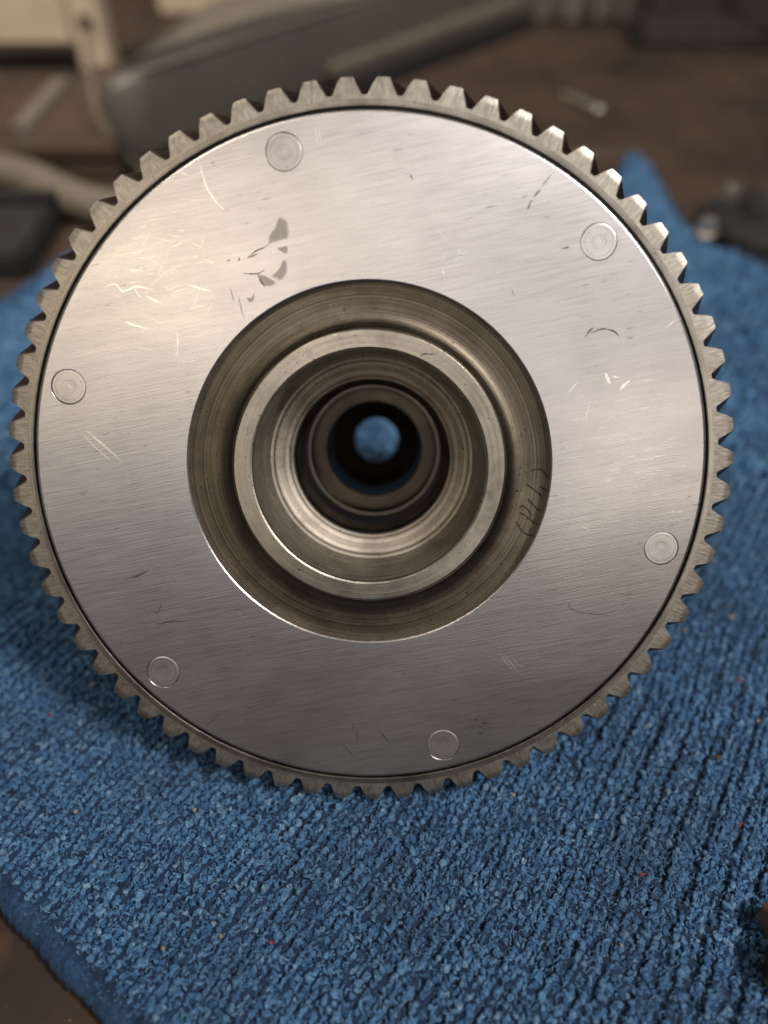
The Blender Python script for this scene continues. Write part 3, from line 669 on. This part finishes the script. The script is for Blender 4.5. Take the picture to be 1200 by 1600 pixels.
# steel bar beside the roll
def bar(name, p0, p1, w, h, mat, z0, parent=None, base=None, bevel=0.0008):
    d = (p1-p0); L = d.length; bm = box_bm(0, L, -w/2, w/2, 0, h); me = bmesh_mesh(name, bm, mat, bevel=bevel)
    o = add(name, me, parent); mw = Matrix.Translation((p0.x, p0.y, z0)) @ Matrix.Rotation(math.atan2(d.y, d.x), 4, 'Z')
    if parent: o.matrix_parent_inverse = Matrix.Translation(-base)
    o.matrix_basis = mw; return o
p0, p1 = gl(520, 150), gl(806, 42); base = p0.copy()
root = empty('steel_bar', base); tag(root, 'worn beige steel bar with its shaded lower side coloured black lying alongside the padded block', 'bar')
bar('body', p0, p1, 0.030, 0.012, M['black'], BZ, root, base); bar('top_plate', p0 + Vector((-.008, .006, 0)), p1 + Vector((-.008, .006, 0)), 0.026, 0.006, M['hose'], BZ+0.0122, root, base)  # black body paints the shade below the bar's pale top
# beige machine frame at the left
p = gl(152, 118); base = p.copy()
root = empty('machine_frame', base); tag(root, 'beige enamelled steel machine frame with a wide cross beam and post', 'frame')
def blk(name, x0, x1, y0, y1, z0, z1, mat, bevel=0.002):
    o = add(name, bmesh_mesh(name, box_bm(x0, x1, y0, y1, z0, z1), mat, bevel=bevel), root); o.matrix_parent_inverse = Matrix.Translation(-base); return o
blk('post', p.x-.010, p.x+.012, p.y, p.y+.02, BZ, 0.16, M['beige'])
blk('post', p.x-.34, p.x-.31, p.y, p.y+.02, BZ, 0.16, M['beige'])
blk('cross_beam', p.x-.31, p.x-.0102, p.y-.002, p.y+.018, 0.012, 0.075, M['beige'])
blk('bolt_head', p.x-.003, p.x+.005, p.y-.003, p.y, 0.022, 0.030, M['iron'], .001)
blk('back_panel', p.x+.0125, p.x+.25, p.y+.16, p.y+.17, BZ, 0.20, M['beige'])
# dark block added to stand for the shade under the beam
q0 = gl(45, 285); q1 = gl(160, 285)
o = empty('shade_block', (q0.x, q0.y, BZ)); tag(o, 'low dark brown block added to stand for the shade beneath the beige beam', 'block')
c = add('body', bmesh_mesh('body', box_bm(0.0, q1.x-q0.x+.012, 0.0, 0.14, 0, 0.012), M['brown'], bevel=.0015), o)
c = add('shade_top', bmesh_mesh('shade_top', box_bm(-.001, q1.x-q0.x+.013, -.001, 0.141, 0.0125, 0.018), M['brown'], bevel=.0015), o)
c = add('end_strip', bmesh_mesh('end_strip', box_bm(-.014, -.0015, 0.03, 0.11, 0, 0.020), M['greyiron'], bevel=.0015), o)
# pale cable and hose
pts = [gl(138, 60, .04), gl(143, 120, .03), gl(150, 168, .022), gl(172, 212, .012), gl(198, 243, .004), gl(224, 268, BZ+.003), gl(262, 300, BZ+.003)]
V, F = tube(spline(pts, 6), 0.0017, 10); b0 = Vector(pts[-1]); o = add('electric_cable', mesh('electric_cable', [tuple(Vector(v)-b0) for v in V], F, M['hose'], True)); o.location = b0
tag(o, 'thin pale cable hanging down from the beige frame beside the grey padded block', 'cable')
pts = [gl(-120, 210, .004), gl(-50, 250, .004), gl(0, 268, .004), gl(45, 278, .004), gl(95, 302, .003), gl(150, 322, .0025), gl(230, 334, .0022), gl(330, 338, .0022)]
V, F = tube(spline(pts, 6), 0.0092, 14); b0 = Vector(pts[3]); o = add('rubber_hose', mesh('rubber_hose', [tuple(Vector(v)-b0) for v in V], F, M['hose'], True)); o.location = b0
tag(o, 'thick pale rubber hose curving across the bench in front of the dark shade block', 'hose')
# black box at the far left
p = gl(46, 437); bm = box_bm(-.16, 0, 0, .055, 0, .012)
root = empty('black_tray', (p.x, p.y, BZ)); tag(root, 'low black rubber tray at the edge of the blue towel by the hose', 'tray')
add('base', bmesh_mesh('base', bm, M['black'], bevel=.002), root); add('lip', bmesh_mesh('lip', box_bm(-.161, .001, .050, .057, .0125, .017), M['black'], bevel=.001), root)
# dark casting and ribbed housing along the back
p = gl(1000, 62); root = empty('iron_casting', (p.x, p.y, BZ)); tag(root, 'dark iron machine casting standing at the back of the bench', 'casting')
add('body', bmesh_mesh('body', box_bm(0, .36, .02, .20, 0, .16), M['iron'], bevel=.01), root)
add('foot', bmesh_mesh('foot', box_bm(-.01, .37, -.03, .0195, 0, .014), M['iron'], bevel=.004), root)
l0 = gl(1150, 32)-p; V, F = tube([Vector((l0.x, -.035, .020)), Vector((l0.x-.002, -.033, .045)), Vector((l0.x-.006, -.025, .10))], [.006, .006, .005], 12)
add('lever', mesh('lever', V, F, M['bolt'], True), root)
p = gl(742, 70) + Vector((0, .05, 0)); root = empty('ribbed_housing', (p.x, p.y, BZ)); tag(root, 'grimy grey ribbed housing standing between the steel bar and the dark casting', 'housing')
add('wall', bmesh_mesh('wall', box_bm(0, .165, .012, .14, 0, .15), M['greyiron'], bevel=.004), root)
for k in range(7): add('rib', bmesh_mesh('rib', box_bm(.006+k*.0235, .014+k*.0235 + (.004 if k % 3 == 0 else 0), 0, .0118, .002, .14), M['greyiron'], bevel=.002), root)
# pale pin on the bench
a, b = gl(868, 148), gl(948, 184); d = b-a; up = Vector((0, 0, .0035))
V, F = tube([up*.7-d*.42, up*.7-d*.36, up*.7+d*.22, up*.7+d*.32, up*.7+d*.38], [.0008, .0016, .0024, .0024, .0016], 12); c0 = (a+b)/2
o = add('taper_pin', mesh('taper_pin', V, F, M['bolt'], True)); o.location = c0; tag(o, 'pale steel taper pin lying loose on the brown bench top', 'pin')
# black cover with bright bolts
c0 = gl(1196, 372); root = empty('black_cover', (c0.x, c0.y, BZ)); tag(root, 'round black cover with two bright bolt heads at the edge of the towel', 'cover')
prof = [(0.1, 14), (9, 14), (10.5, 17), (14, 17), (15.5, 13), (27, 12), (30, 10.5), (31, 8), (31, 0)]
V, F = lathe(prof, 64); me = mesh('body', V, F, M['black']); smooth_by_angle(me, 40); add('body', me, root)
for px, py in ((1147, 286), (1110, 338)):
    t = gl(px, py, BZ+.0175) - Vector((c0.x, c0.y, BZ)); t.z = .0105
    bm = bmesh.new(); bmesh.ops.create_cone(bm, cap_ends=True, segments=6, radius1=.0042, radius2=.0038, depth=.006)
    o = add('bolt', bmesh_mesh('bolt', bm, M['bolt'], bevel=.0004), root); o.location = t + Vector((0, 0, .003))
    V, F = lathe([(2, 0), (5.6, 0), (5.8, .4), (5.4, 1.0), (3, 1.0)], 24); w = add('washer', mesh('washer', V, F, M['bolt']), root, t + Vector((0, 0, -.0008)))
# brass fitting and rusty bolt at the right edge of the towel
p = on_ground(1204, 1503, .002); root = empty('brass_fitting', (p.x, p.y, -0.001)); tag(root, 'dull brass pipe fitting lying on the towel beside the rusty bolt', 'fitting')
def hexprism(r0, L, x0, mat, name, sides=6):
    V, F = [], []
    for x, r in ((x0, r0*.9), (x0+.0006, r0), (x0+L-.0006, r0), (x0+L, r0*.9)):
        V += [(x, r*math.cos(2*math.pi*(k+.3)/sides), r*math.sin(2*math.pi*(k+.3)/sides)+.004) for k in range(sides)]
    for i in range(3):
        for k in range(sides): F.append((i*sides+k, i*sides+(k+1) % sides, (i+1)*sides+(k+1) % sides, (i+1)*sides+k))
    F += [tuple(range(sides)), tuple(3*sides+k for k in range(sides))[::-1]]
    bm = bmesh.new(); m0 = mesh(name, V, F, mat); bm.from_mesh(m0); return bmesh_mesh(name, bm, mat)
o = add('hex_body', hexprism(.0048, .007, -.0005, M['brass'], 'hex_body'), root); o2 = add('threaded_end', hexprism(.0036, .009, .0065, M['brass'], 'threaded_end', 20), root)
root.rotation_euler = (0, 0, -0.5)
p = on_ground(1202, 1452, .002); root = empty('rusty_bolt', (p.x, p.y, -0.001)); tag(root, 'small rusty brown bolt lying on the towel beyond the brass fitting', 'bolt')
add('head', hexprism(.0042, .004, 0, M['rust'], 'head'), root); add('shank', hexprism(.0022, .014, .004, M['rust'], 'shank', 16), root); root.rotation_euler = (0, 0, 0.35)
